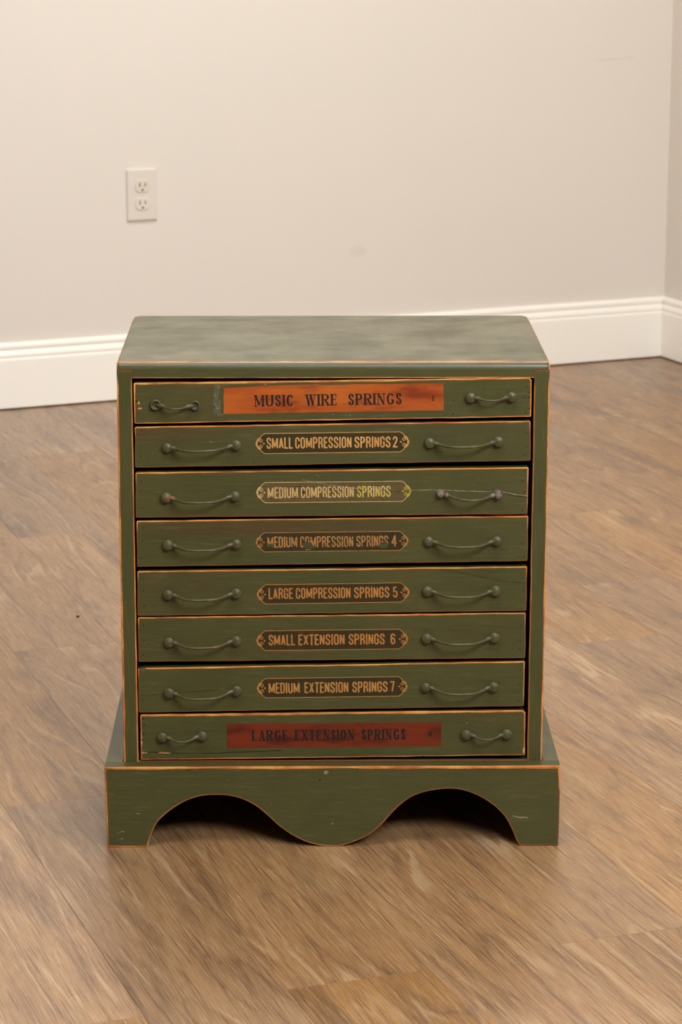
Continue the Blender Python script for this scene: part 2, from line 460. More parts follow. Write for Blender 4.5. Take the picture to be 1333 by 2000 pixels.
for k in range(k0, k1):
    j0 = joints.get(k, prng.uniform(0, PL))
    n0 = math.floor((min(as_) - j0) / PL); n1 = math.ceil((max(as_) - j0) / PL)
    for n_ in range(n0, n1):
        a0 = j0 + n_ * PL; b0 = B0 + k * PW
        rect = [(a0, b0), (a0 + PL, b0), (a0 + PL, b0 + PW), (a0, b0 + PW)]
        c = clip(rect, room_ab)
        if len(c) < 3 or abs(area2(c)) < 2e-4: continue
        ca, cb = a0 + PL / 2, b0 + PW / 2
        if abs(abs(area2(c)) / 2 - PL * PW) < 1e-6: me = full_me
        else:
            loc = [(x - ca, y - cb) for x, y in c]
            q = [loc[0]]
            for p_ in loc[1:]:
                if math.hypot(p_[0] - q[-1][0], p_[1] - q[-1][1]) > .004: q.append(p_)
            if len(q) > 2 and math.hypot(q[0][0] - q[-1][0], q[0][1] - q[-1][1]) < .004: q.pop()
            if len(q) < 3: continue
            me = plank_mesh(q)
        o = bpy.data.objects.new('plank', me); COL.objects.link(o); o.parent = floor_o
        wx = Vector((A_.x * ca + B_.x * cb, A_.y * ca + B_.y * cb, 0)) - CORNER
        o.location = inv_rot @ wx; o.rotation_euler.z = PA - ROT; npl += 1
print('planks', npl)

# ------------------------------------------------------------------ the spring cabinet
cab = empty('spring_cabinet', (0, .18, 0), 'small green-painted wooden cabinet of eight spring drawers on a scalloped base', 'cabinet')
YF = .0228; XL, XR = -.2557, .2567; ZT = .5984; YB = .352
rr = random.Random(11)

# top board: rounded front edge, rebated over the side panels
def top_board():
    mb = MB()
    R_ = .0095
    secs = [XL, XL + .0012, XL + .003, XL + .006, XL + .010, -.2374, -.2374, -.15, -.05, .05, .15, .2384, .2384, XR - .010, XR - .006, XR - .003, XR - .0012, XR]
    def yb(x):
        d = min(x - XL, XR - x); r = .022
        return YB + .006 - (r - math.sqrt(max(r * r - (r - min(d, .011) * 2) ** 2, 0))) * 1.0
    rows = []
    for i, x in enumerate(secs):
        low = ZT - .0098 if (i <= 5 or i >= 12) else ZT - .0192
        d = min(x - XL, XR - x)
        drop = {0: .0022, 1: .0007}.get(min(i, len(secs) - 1 - i), 0)
        ysh = {0: .0016, 1: .0005}.get(min(i, len(secs) - 1 - i), 0)
        sag = .0003 * math.sin(x * 31)
        pr = [(yb(x), low, .02, 0), (yb(x), ZT - .004 - drop, .02, 0), (yb(x) - .0035, ZT - drop, .003, .2)]
        for yy in (.27, .18, .1, .06, .042): pr.append((yy, ZT - drop + sag, .02, 0))
        pr += [(YF + .0118, ZT - drop, .0045, 1.0), (YF + .0070, ZT - drop, .0, 1.0), (YF + .0058, ZT - .0005 - drop, 0, 1.0), (YF + .0036, ZT - .0014 - drop, .0028, 1.0)]
        for a in (50, 64, 78, 90):
            aa = math.radians(a)
            pr.append((YF + R_ * .55 * (1 - math.sin(aa)) + ysh, ZT - .0008 - R_ * .9 * (1 - math.cos(aa)) - drop * .6, .004 + (a - 50) * .0001, .3))
        pr = [pr[0]] + [(a_, max(b_, low + .0006), c_, d_) for a_, b_, c_, d_ in pr[1:]]
        pr += [(YF + ysh, min(low + .0045, pr[-1][1]), .0045, .45), (YF + ysh, low + .0006, 0, .45), (YF + .0006 + ysh, low, 0, .55), (YF + .006, low, .0045, .5), (YB, low, .02, 0)]
        rows.append((x, d, pr))
    n = len(rows[0][2]); v = []; ed = []; wl = []
    for x, d, pr in rows:
        for (y, z, e, w_) in pr:
            v.append((x, y, z))
            if d < .0045 and d < e: ed.append(d); wl.append(max(w_, .8))
            else: ed.append(e); wl.append(w_)
    f = []
    for i in range(len(rows) - 1):
        if i == 5 or i == 11: 
            continue
        for k in range(n):
            f.append((i * n + k, i * n + (k + 1) % n, (i + 1) * n + (k + 1) % n, (i + 1) * n + k))
    # step faces at the rebates
    L5, L6 = [5 * n + k for k in range(n)], [6 * n + k for k in range(n)]
    f += [tuple(range(n)), tuple(L5), tuple(L6), tuple(11 * n + k for k in range(n)), tuple(12 * n + k for k in range(n)), tuple(17 * n + k for k in range(n))]
    mb.add(v, f, ed, wl)
    o = mb.obj('top_board', M['paint_top'], cab)
    return o
top_board()

def side_wr(x, z): return .75
for nm, x0, x1, seed in (('side_panel', XL, -.2377, 3), ('side_panel', .2384, XR, 9)):
    r_ = random.Random(seed)
    ol = subdiv([(x0, .0722), (x1, .0722), (x1, ZT - .0101), (x0, ZT - .0101)], .02, .00025, r_)
    ol = [(x, z) for x, z in ol]
    mb = MB(); board(mb, ol, YF, YB, lambda x, z: (.12 if (z > ZT - .02) else (.8 if abs(x - XL) < .004 else .55 if abs(x - XR) < .004 else .45 if x < 0 else .36)))
    mb.obj(nm, M['paint_z'], cab)
mb = MB(); mb.add(*box(-.2376, .2383, YB - .012, YB - .001, .0722, ZT - .0194)); mb.obj('back_panel', M['dark'], cab)
mb = MB(); board(mb, subdiv([(-.2376, .085), (.2383, .085), (.2383, .1035), (-.2376, .1035)], .03, .0002), YF + .0006, YB - .013, lambda x, z: .3); mb.obj('bottom_board', M['paint_x'], cab)

# plinth: scalloped front board, two side boards, a back board
ARCH = [(-0.2764,0.0),(-0.2272,0.0),(-0.223,0.014),(-0.2155,0.0307),(-0.2041,0.0429),(-0.1883,0.0547),(-0.1723,0.0626),(-0.1545,0.0667),(-0.1321,0.0666),(-0.114,0.063),(-0.096,0.0541),(-0.0804,0.0411),(-0.0669,0.0278),(-0.0511,0.0158),(-0.0355,0.0073),(-0.0198,0.0022),(-0.0038,0.0),(0.0069,0.0),(0.0228,0.0049),(0.0429,0.0142),(0.0587,0.0274),(0.0699,0.0406),(0.0834,0.0546),(0.0989,0.0653),(0.1193,0.0719),(0.1394,0.0742),(0.1576,0.0727),(0.1777,0.065),(0.196,0.0531),(0.2098,0.0388),(0.219,0.0222),(0.2249,0.0075),(0.2291,0.0),(0.2765,0.0)]
def smooth_pts(p, keep):
    """Catmull-Rom through the scallop points"""
    out = []
    for i in range(len(p) - 1):
        a, b, c, d = p[max(i - 1, 0)], p[i], p[i + 1], p[min(i + 2, len(p) - 1)]
        out.append(b)
        if i in keep: continue
        for t in (.33, .67):
            out.append(tuple(.5 * (2 * b[k] + (c[k] - a[k]) * t + (2 * a[k] - 5 * b[k] + 4 * c[k] - d[k]) * t * t + (3 * b[k] - a[k] - 3 * c[k] + d[k]) * t ** 3) for k in (0, 1)))
    out.append(p[-1]); return out
arc = smooth_pts(ARCH, {0, 1, 16, 31, 32})
ZB = .1031
arc = [(x, max(z, 0.0002)) for x, z in arc]
left_edge = [(-.2778, ZB), (-.2775, .085), (-.2772, .06), (-.2769, .035), (-.2766, .012)]
right_edge = [(.2769, .012), (.2771, .04), (.2772, .07), (.2771, ZB)]
topline = subdiv([(.2771, ZB), (-.2778, ZB)], .022, .0002)[1:12 * 2]
topline = [p for p in topline if p[0] > -.27]
ol = left_edge + arc + right_edge + topline
def pl_wr(x, z):
    if z > ZB - .002: return 1.15
    if x < -.275: return .75
    if x > .275: return .25
    if z < .002: return .42
    return .36
mb = MB(); board(mb, ol, 0.0, .0206, pl_wr, .0007, .0045)
front = mb.obj('plinth_front', M['paint_x'], cab)
for x0, x1 in ((-.2776, -.2569), (.2579, .2771)):
    mb = MB()
    # side board: profile in y-z, extruded in x; wear on top outer arris
    ys = [.0209, .36]
    v = [(x0, .0209, 0), (x0, .36, 0), (x0, .36, ZB - .0006), (x0, .0209, ZB - .0006), (x1, .0209, 0), (x1, .36, 0), (x1, .36, ZB - .0006), (x1, .0209, ZB - .0006)]
    mb.add(v, [(0, 1, 2, 3), (4, 7, 6, 5), (0, 4, 5, 1), (3, 2, 6, 7), (0, 3, 7, 4), (1, 5, 6, 2)])
    mb.obj('plinth_side', M['paint_y'], cab)
mb = MB(); mb.add(*box(-.2566, .2576, YB + .0085, .372, 0, ZB - .001)); mb.obj('plinth_back', M['dark'], cab)  # solid down to the floor, shaped so the arches look dark inside

# ---- lettering skeletons (unit box)
def arcp(cx, cy, rx, ry, a0, a1, n=8):
    return [(cx + rx * math.cos(math.radians(a0 + (a1 - a0) * i / n)), cy + ry * math.sin(math.radians(a0 + (a1 - a0) * i / n))) for i in range(n + 1)]
def glyph(ch, ry, serif):
    top = lambda a0, a1: arcp(.5, 1 - ry, .5, ry, a0, a1)
    bot = lambda a0, a1: arcp(.5, ry, .5, ry, a0, a1)
    V = [(0, 0), (0, 1)]; g = {}
    if ch == 'A': return [[(0, 0), (.5, 1)], [(.5, 1), (1, 0)], [(.2, .3), (.8, .3)]]
    if ch == 'C':
        if serif: return [arcp(.5, .5, .5, .5, 42, 318, 20), [(.93, .72), (.93, .97)]]
        return [[(1, .66)] + top(0, 180) + bot(180, 360) + [(1, .34)]]
    if ch == 'G':
        if serif: return [arcp(.5, .5, .5, .5, 42, 325, 20), [(.93, .72), (.93, .97)], [(.93, .1), (.93, .42)], [(.66, .42), (1.08, .42)]]
        return [[(1, .68)] + top(0, 180) + bot(180, 360) + [(1, .46), (.55, .46)]]
    if ch == 'O': return [top(0, 180) + bot(180, 360) + [(1, 1 - ry)]] if not serif else [arcp(.5, .5, .5, .5, 0, 360, 28)]
    if ch == 'D': return [V, [(0, 1), (.4, 1)] + arcp(.4, 1 - ry, .6, ry, 90, 0) + arcp(.4, ry, .6, ry, 0, -90) + [(0, 0)]]
    if ch == 'E': return [V, [(0, 1), (1, 1)], [(0, .52), (.8, .52)], [(0, 0), (1, 0)]] + ([[(1, 1), (1, .78)], [(1, 0), (1, .24)], [(.8, .62), (.8, .42)]] if serif else [])
    if ch == 'I': return [[(.5, 0), (.5, 1)]]
    if ch == 'L': return [V, [(0, 0), (1, 0)]] + ([[(1, 0), (1, .28)]] if serif else [])
    if ch == 'M': return [V, [(0, 1), (.5, .12)], [(.5, .12), (1, 1)], [(1, 1), (1, 0)]]
    if ch == 'N': return [V, [(0, 1), (1, 0)], [(1, 0), (1, 1)]]
    if ch == 'P': return [V, [(0, 1), (.5, 1)] + arcp(.5, .74, .5, .26, 90, -90) + [(0, .48)]]
    if ch == 'R': return [V, [(0, 1), (.5, 1)] + arcp(.5, .76, .5, .24, 90, -90) + [(0, .52)], [(.5, .52), (.85, .40), (1, .22), (1, 0)] if not serif else [(.45, .52), (1.05, 0)]]
    if ch == 'S':
        r = min(ry, .25)
        p = [(1, .70)] if not serif else [(.93, .74)]
        a = arcp(.5, 1 - r, .5, r, 0 if not serif else 20, 180)
        b = arcp(.5, r, .5, r, 0, -180 if not serif else -200)
        midp = [(.04, .66), (.2, .58), (.5, .5), (.8, .42), (.96, .34)]
        e = [(0, .30)] if not serif else []
        s_ = p + a + midp + b + e
        return [s_] + ([[(.93, .72), (.93, .98)], [(.04, .28), (.04, .02)]] if serif else [])
    if ch == 'T': return [[(.5, 0), (.5, 1)], [(0, 1), (1, 1)]] + ([[(0, 1), (0, .78)], [(1, 1), (1, .78)]] if serif else [])
    if ch == 'U': return [[(0, 1)] + bot(180, 360) + [(1, 1)]] if not serif else [[(0, 1), (0, .3)] + arcp(.5, .3, .5, .3, 180, 360) + [(1, 1)]]
    if ch == 'W': return [[(0, 1), (.27, 0)], [(.27, 0), (.5, 1)], [(.5, 1), (.77, 0)], [(.77, 0), (1, 1)]]
    if ch == 'X': return [[(0, 0), (1, 1)], [(0, 1), (1, 0)]]
    if ch == '1': return [[(.5, 0), (.5, 1)], [(.15, .8), (.5, 1)], [(.1, 0), (.9, 0)]]
    if ch == '2': return [[(0, .74)] + arcp(.5, .76, .5, .24, 180, 0) + [(.9, .6), (0, 0)], [(0, 0), (1, 0)]]
    if ch == '4': return [[(.72, 0), (.72, 1)], [(.72, 1), (0, .3)], [(0, .3), (1, .3)]]
    if ch == '5': return [[(.9, 1), (.08, 1), (.04, .56), (.3, .62), (.6, .62)] + arcp(.55, .38, .45, .24, 90, 0, 4) + arcp(.5, .24, .5, .24, 0, -180)]
    if ch == '6': return [[(.95, .78)] + arcp(.5, .80, .48, .20, 0, 180) + [(0, .3)], arcp(.5, .29, .5, .29, 0, 360, 16)]
    if ch == '7': return [[(0, 1), (1, 1)], [(1, 1), (.62, .5), (.4, 0)]]
    if ch == '8': return [arcp(.5, .76, .44, .24, 0, 360, 14), arcp(.5, .27, .5, .27, 0, 360, 14)]
WG = dict(M=1.36, I=.36, E=.84, L=.84, T=.92, W=1.4, A=1.02, X=1.04); WG.update({'1': .5})
WS = dict(M=1.06, U=.86, S=.64, I=.26, C=.78, W=1.14, R=.86, E=.72, P=.76, N=.88, G=.86, L=.70, A=.84, X=.86, T=.78, O=.82); WS.update({'1': .45, '8': .62})
SERIF = dict(M=[(0, 0), (1, 0), (0, 1), (1, 1)], U=[(0, 1), (1, 1)], I=[(.5, 0), (.5, 1)], W=[(0, 1), (1, 1), (.5, 1)], R=[(0, 0), (0, 1), (1.05, 0)], E=[(0, 0), (0, 1)], P=[(0, 0), (0, 1)],
             N=[(0, 0), (0, 1), (1, 1)], L=[(0, 0), (0, 1)], A=[(0, 0), (1, 0)], X=[(0, 0), (1, 0), (0, 1), (1, 1)], T=[(.5, 0)])
THIN = {'N': (0, 2), 'M': (0, 2), 'A': (0,), 'W': (1, 3), 'X': (0,), 'U': (), 'E': (4, 5, 6), 'T': (2, 3), 'L': (2,), 'C': (1,), 'G': (1,), 'S': (1, 2)}
def word(mb, text, p0, p1, cap, y, serif, lay=0):
    """word between p0 and p1 (x, z of its mid-height ends), built of flat strokes"""
    p0 = Vector(p0); p1 = Vector(p1); d = p1 - p0; L = d.length; ex = d.normalized(); ez = Vector((-ex.y, ex.x))
    W = WS if serif else WG; gap = .16 if serif else .17
    ws = [W.get(c, 1.0) for c in text]; tot = sum(ws) + gap * (len(text) - 1); u = L / tot
    if len(text) == 1: u = L / ws[0]
    th = (.18 * cap if serif else min(.14 * cap, .32 * u)); tn = .065 * cap if serif else th
    x = 0.0; k = 0
    for c, w_ in zip(text, ws):
        gw = w_ * u; ins_ = th / 2 if not (serif and c == 'I') else gw / 2
        if serif: ins_ = min(th / 2 + .02 * cap, gw / 2)
        sw = max(gw - 2 * ins_, .0)
        def m_(p):
            q = p0 + ex * (x + ins_ + p[0] * sw if c != 'I' or True else 0) + ez * ((p[1] - .5) * (cap - (tn if serif else th)))
            return (q.x, q.y)
        if c == 'I' and not serif: sw = 0; ins_ = gw / 2
        for si, s_ in enumerate(glyph(c, .20, serif)):
            pts = [m_(p) for p in s_]
            yy = y - k * .000012; k = (k + 1) % 5
            if serif:
                thin = si in THIN.get(c, ())
                def wf(i, dd, thin=thin):
                    if thin: return tn
                    dd = dd.normalized(); return tn + (th - tn) * abs(dd.dot(ez)) ** 1.3
                ribbon(mb, ext(pts, tn / 2 if not thin else 0), th, yy, wfun=wf)
            else: ribbon(mb, ext(pts, th * .48 if len(s_) == 2 and c not in 'AXMN' else 0), th, yy)
        if serif:
            for sx_, sz_ in SERIF.get(c, ()):
                a = m_((sx_, sz_)); e_ = ex * (.15 * cap)
                ribbon(mb, [(a[0] - e_.x, a[1] - e_.y), (a[0] + e_.x, a[1] + e_.y)], tn * 1.25, y - k * .000012); k = (k + 1) % 5
        x += gw + gap * u
def ext(pts, e):
    if e <= 0: return pts
    P = [Vector(p) for p in pts]
    P[0] = P[0] + (P[0] - P[1]).normalized() * e; P[-1] = P[-1] + (P[-1] - P[-2]).normalized() * e
    return [tuple(p) for p in P]

DRAWERS=[
 {'q':[(-0.2359,0.5737),(0.2352,0.5797),(0.2354,0.5324),(-0.2355,0.5246)],'h':[(-0.21,0.5481),(-0.1633,0.5474),(0.1633,0.5566),(0.2116,0.5575)],'panel':[(-0.1289,0.5675),(-0.0792,0.5708),(0.131,0.5733),(0.1313,0.5406),(-0.1298,0.5366)],'txt':[('MUSIC',(-0.0933,0.5521),(-0.0466,0.5528)),('WIRE',(-0.0327,0.553),(0.0052,0.5536)),('SPRINGS',(0.018,0.5538),(0.0814,0.5547)),('1',(0.1169,0.5552),(0.1205,0.5552))],'cap':0.0135},
 {'q':[(-0.2355,0.5206),(0.2349,0.5274),(0.2358,0.4788),(-0.2358,0.4711)],'h':[(-0.197,0.4963),(-0.1149,0.4993),(0.1153,0.5015),(0.1969,0.5032)],'tip':[(-0.0918,0.5002),(0.0906,0.5024)],'fh':0.0243,'txt':[('SMALL',(-0.079,0.5008),(-0.0480,0.5011)),('COMPRESSION',(-0.0450,0.5011),(0.0221,0.5018)),('SPRINGS',(0.0257,0.5018),(0.0686,0.5022)),('2',(0.0711,0.5022),(0.0769,0.5023))],'cap':0.0138},
 {'q':[(-0.2355,0.4652),(0.2335,0.471),(0.2333,0.4135),(-0.2359,0.4099)],'h':[(-0.1991,0.4356),(-0.1169,0.4374),(0.1284,0.4395),(0.1973,0.4381)],'tip':[(-0.0915,0.4405),(0.0932,0.4421)],'fh':0.0248,'txt':[('MEDIUM',(-0.0781,0.4403),(-0.0417,0.4408)),('COMPRESSION',(-0.0383,0.4408),(0.025,0.4416)),('SPRINGS',(0.0286,0.4416),(0.069,0.4421))],'cap':0.0138},
 {'q':[(-0.2352,0.4057),(0.2344,0.4111),(0.2344,0.3551),(-0.2355,0.3488)],'h':[(-0.1975,0.3769),(-0.1158,0.3781),(0.1152,0.3808),(0.197,0.3812)],'tip':[(-0.0925,0.379),(0.0906,0.3808)],'fh':0.0235,'txt':[('MEDIUM',(-0.0787,0.3793),(-0.0428,0.3796)),('COMPRESSION',(-0.0394,0.3796),(0.0245,0.3802)),('SPRINGS',(0.0282,0.3803),(0.0666,0.3806)),('4',(0.0703,0.3806),(0.0767,0.3807))],'cap':0.0138},
 {'q':[(-0.2352,0.3434),(0.2341,0.3485),(0.2341,0.293),(-0.2358,0.2877)],'h':[(-0.1983,0.3152),(-0.1163,0.3169),(0.1141,0.319),(0.1961,0.3194)],'tip':[(-0.0914,0.3143),(0.0923,0.3168)],'fh':0.024,'txt':[('LARGE',(-0.0775,0.3154),(-0.0483,0.3157)),('COMPRESSION',(-0.0447,0.3157),(0.0213,0.3164)),('SPRINGS',(0.0256,0.3164),(0.0682,0.3169)),('5',(0.0725,0.3169),(0.0781,0.317))],'cap':0.0138},
 {'q':[(-0.2356,0.2858),(0.2335,0.2905),(0.2339,0.2333),(-0.2357,0.2297)],'h':[(-0.1979,0.2554),(-0.1168,0.2572),(0.1138,0.2595),(0.1957,0.2605)],'tip':[(-0.0923,0.2561),(0.0909,0.258)],'fh':0.0248,'txt':[('SMALL',(-0.0778,0.2569),(-0.0459,0.2572)),('EXTENSION',(-0.0418,0.2572),(0.0143,0.2577)),('SPRINGS',(0.0192,0.2577),(0.0629,0.2581)),('6',(0.0698,0.2581),(0.076,0.2582))],'cap':0.0138},
 {'q':[(-0.2365,0.2219),(0.2334,0.2294),(0.2333,0.1724),(-0.2365,0.1655)],'h':[(-0.1988,0.1915),(-0.1168,0.1943),(0.1131,0.198),(0.1954,0.1982)],'tip':[(-0.092,0.1962),(0.0907,0.1983)],'fh':0.0247,'txt':[('MEDIUM',(-0.0781,0.1963),(-0.0402,0.1968)),('EXTENSION',(-0.0345,0.1968),(0.019,0.1975)),('SPRINGS',(0.0237,0.1975),(0.0667,0.198)),('7',(0.0699,0.198),(0.0754,0.1981))],'cap':0.0138},
 {'q':[(-0.2347,0.1628),(0.2352,0.1672),(0.2356,0.1097),(-0.2348,0.1049)],'h':[(-0.2077,0.1351),(-0.159,0.1369),(0.1631,0.1376),(0.2126,0.1381)],'panel':[(-0.1295,0.1515),(0.1323,0.1527),(0.1326,0.1219),(-0.1297,0.1197)],'txt':[('LARGE',(-0.099,0.136),(-0.0546,0.1363)),('EXTENSION',(-0.0465,0.1363),(0.0264,0.1368)),('SPRINGS',(0.0351,0.1368),(0.0892,0.1372)),('8',(0.1168,0.1373),(0.1209,0.1373))],'cap':0.0135},
]

GOLD = {2: 'gold2', 3: 'gold3', 4: 'gold4', 5: 'gold5', 6: 'gold5', 7: 'gold7'}
PROUD = {1: .0010, 2: .0004, 3: .0012, 4: .0002, 5: .0006, 6: .0, 7: .0008, 8: .0014}
def blob(mb, cx, cz, rx, rz, y, seed, n=14):
    r_ = random.Random(seed)
    fan(mb, [(cx + rx * r_.uniform(.55, 1.1) * math.cos(2 * math.pi * i / n), cz + rz * r_.uniform(.55, 1.1) * math.sin(2 * math.pi * i / n)) for i in range(n)], y)
DOME = [(.0050, -.0005), (.0050, .0020), (.0058, .0032), (.0063, .0042), (.0063, .0050), (.0058, .0060), (.0048, .0067), (.0044, .0067), (.0034, .0074), (.0020, .0078), (.0003, .0080)]
RING = [(.0062, -.0005), (.0064, .0010), (.0064, .0032), (.0058, .0048), (.0048, .0052), (.0041, .0044), (.0038, .0022), (.0030, .0020), (.0015, .0024), (.0003, .0025)]
ROUGH = [(.0055, -.0005), (.0056, .0010), (.0040, .0030), (.0046, .0055), (.0040, .0080), (.0028, .0090), (.0003, .0093)]
def make_handle(parent, p0, p1, y, boss, seed):
    r_ = random.Random(seed); mb = MB(); seed = int(seed)
    L = p1[0] - p0[0]; small = L < .06; pro = .0150 if small else .0215; rw = .00115 if small else .00160
    s_ = .0065
    # (distance from boss, outwards, droop, radius)
    half = [(.0015, .0045, .0000, .0016), (.0052, .0050, -.0002, .0028), (.0080, .0060, -.0006, .0030), (.0108, .0082, -.0011, .0021)]
    if small: half += [(.0140, .0116, -.0017, rw * 1.05), (.0185, .0142, -.0021, rw)]
    else: half += [(.0150, .0125, -.0015, .0018), (.0205, .0170, -.0018, rw), (.0270, .0203, -.0020, rw), (.0340, pro, -.0021, rw)]
    dr_ = {1: 0, 2: 0, 3: .0011, 7: .0016}.get(seed // 2, .0009)
    zl = lambda x: p0[1] + (p1[1] - p0[1]) * (x - p0[0]) / L - dr_ * min(1, max(0, (min(x - p0[0], p1[0] - x) - .006) / .016))
    path = []; rad = []
    for d, o_, z, r in half: path.append((p0[0] + d, y - o_, zl(p0[0] + d) + z)); rad.append(r)
    mx = (p0[0] + p1[0]) / 2; path.append((mx, y - pro, zl(mx) - .0021 - r_.uniform(0, .0003))); rad.append(rw)
    for d, o_, z, r in reversed(half): path.append((p1[0] - d, y - o_, zl(p1[0] - d) + z)); rad.append(r)
    # resample smoothly
    P = []; Rr = []
    for i in range(len(path) - 1):
        a, b, c, d = (Vector(path[max(i - 1, 0)]), Vector(path[i]), Vector(path[i + 1]), Vector(path[min(i + 2, len(path) - 1)]))
        for t in (0, .25, .5, .75):
            P.append(.5 * (2 * b + (c - a) * t + (2 * a - 5 * b + 4 * c - d) * t * t + (3 * b - a - 3 * c + d) * t ** 3)); Rr.append(rad[i] + (rad[i + 1] - rad[i]) * t)
    P.append(Vector(path[-1])); Rr.append(rad[-1])
    tube(mb, P, Rr, 12)
    prof = {'dome': DOME, 'ring': RING, 'rust': ROUGH}[boss]
    for c in (p0, p1):
        sc = r_.uniform(.94, 1.06)
        lathe_y(mb, c[0], c[1], y, [(r * sc, d) for r, d in prof], 22)
    o = mb.obj('handle', M['handle'], parent, attrs=False, smooth=True)
    if boss == 'rust':
        o.data.materials.append(M['rust'])
        for pl in o.data.polygons:
            cx = pl.center.x + parent.location.x + cab.location.x
            if min(abs(cx - p0[0]), abs(cx - p1[0])) < .0085: pl.material_index = 1
        o['label'] = 'handle with rusted end knobs'
    if boss == 'ring': o['label'] = 'handle with ring-shaped hollow end knobs'

ORN_OUT = [(.0104, .5), (.0060, .36), (.0058, .30), (.0036, .27), (.0018, .19), (.0009, .09), (.0, .0)]
def cartouche(dr, k, d, y):
    tl, tr = Vector(d['tip'][0]), Vector(d['tip'][1]); h = d['fh']; ex = (tr - tl).normalized(); ez = Vector((-ex.y, ex.x)); L = (tr - tl).length
    def P(u, v): q = tl + ex * u + ez * v; return (q.x, q.y)
    side = [(u, v * h) for u, v in ORN_OUT]
    full = [P(u, v) for u, v in side] + [P(u, -v) for u, v in reversed(side[:-1])]
    full += [P(L - u, -v) for u, v in side] + [P(L - u, v) for u, v in reversed(side[:-1])]
    mb = MB(); fan(mb, full, y - .00006)
    g = mb.obj('label_ground', M['ground3' if k == 3 else 'dark_ground'], dr, attrs=False)
    g['label'] = 'dark brown painted label ground with pointed scrolled ends'
    mb = MB(); ribbon(mb, full, .00085, y - .00010, closed=True)
    gm = M[GOLD[k]]
    mb2 = MB() if k == 3 else mb
    for sgn, org, m2 in ((1, 0, mb), (-1, L, mb2)):
        Q = lambda u, v: P(org + sgn * u, v)
        for s_ in (1, -1):
            # crescent lobe
            outer = [(.0058, .30 * h), (.0036, .27 * h), (.0018, .19 * h), (.0008, .09 * h), (-.0004, 0)]
            inner = [(.0022, 0), (.0022, .09 * h), (.0031, .17 * h), (.0046, .23 * h), (.0062, .255 * h)]
            fan(m2, [Q(u, s_ * v) for u, v in outer + inner], y - .00014)
            # scroll
            sp = []
            for i in range(22):
                t = i / 21; a = math.radians(200 - 470 * t); r = .0027 * (1 - .62 * t)
                sp.append(Q(.0059 + r * math.cos(a), s_ * (.0031 + r * .95 * math.sin(a))))
            ribbon(m2, sp, .00075, y - .00018)
            blob(m2, *Q(.0060, s_ * .0031), .0006, .0006, y - .0002, 1, 8)
        fan(m2, [Q(.0082, 0), Q(.0095, .0013), Q(.0112, 0), Q(.0095, -.0013)], y - .00016)
    o = mb.obj('label_border', gm, dr, attrs=False)
    if k == 3:
        o2 = mb2.obj('scroll_ornament', M['yellow'], dr, attrs=False); o2['label'] = 'scroll repainted in yellow'
    mb = MB()
    for i, (t_, a, b) in enumerate(d['txt']):
        if k == 3 and i == 2: continue
        word(mb, t_, a, b, d['cap'], y - .00012, False)
    if k == 3:
        m3 = MB(); word(m3, *d['txt'][2], d['cap'], y - .00012, False)
        o = m3.obj('lettering', M['gold_yellow'], dr, attrs=False, stuff=True); o['label'] = 'last word of the lettering partly repainted yellow'
    o = mb.obj('lettering', gm, dr, attrs=False, stuff=True)

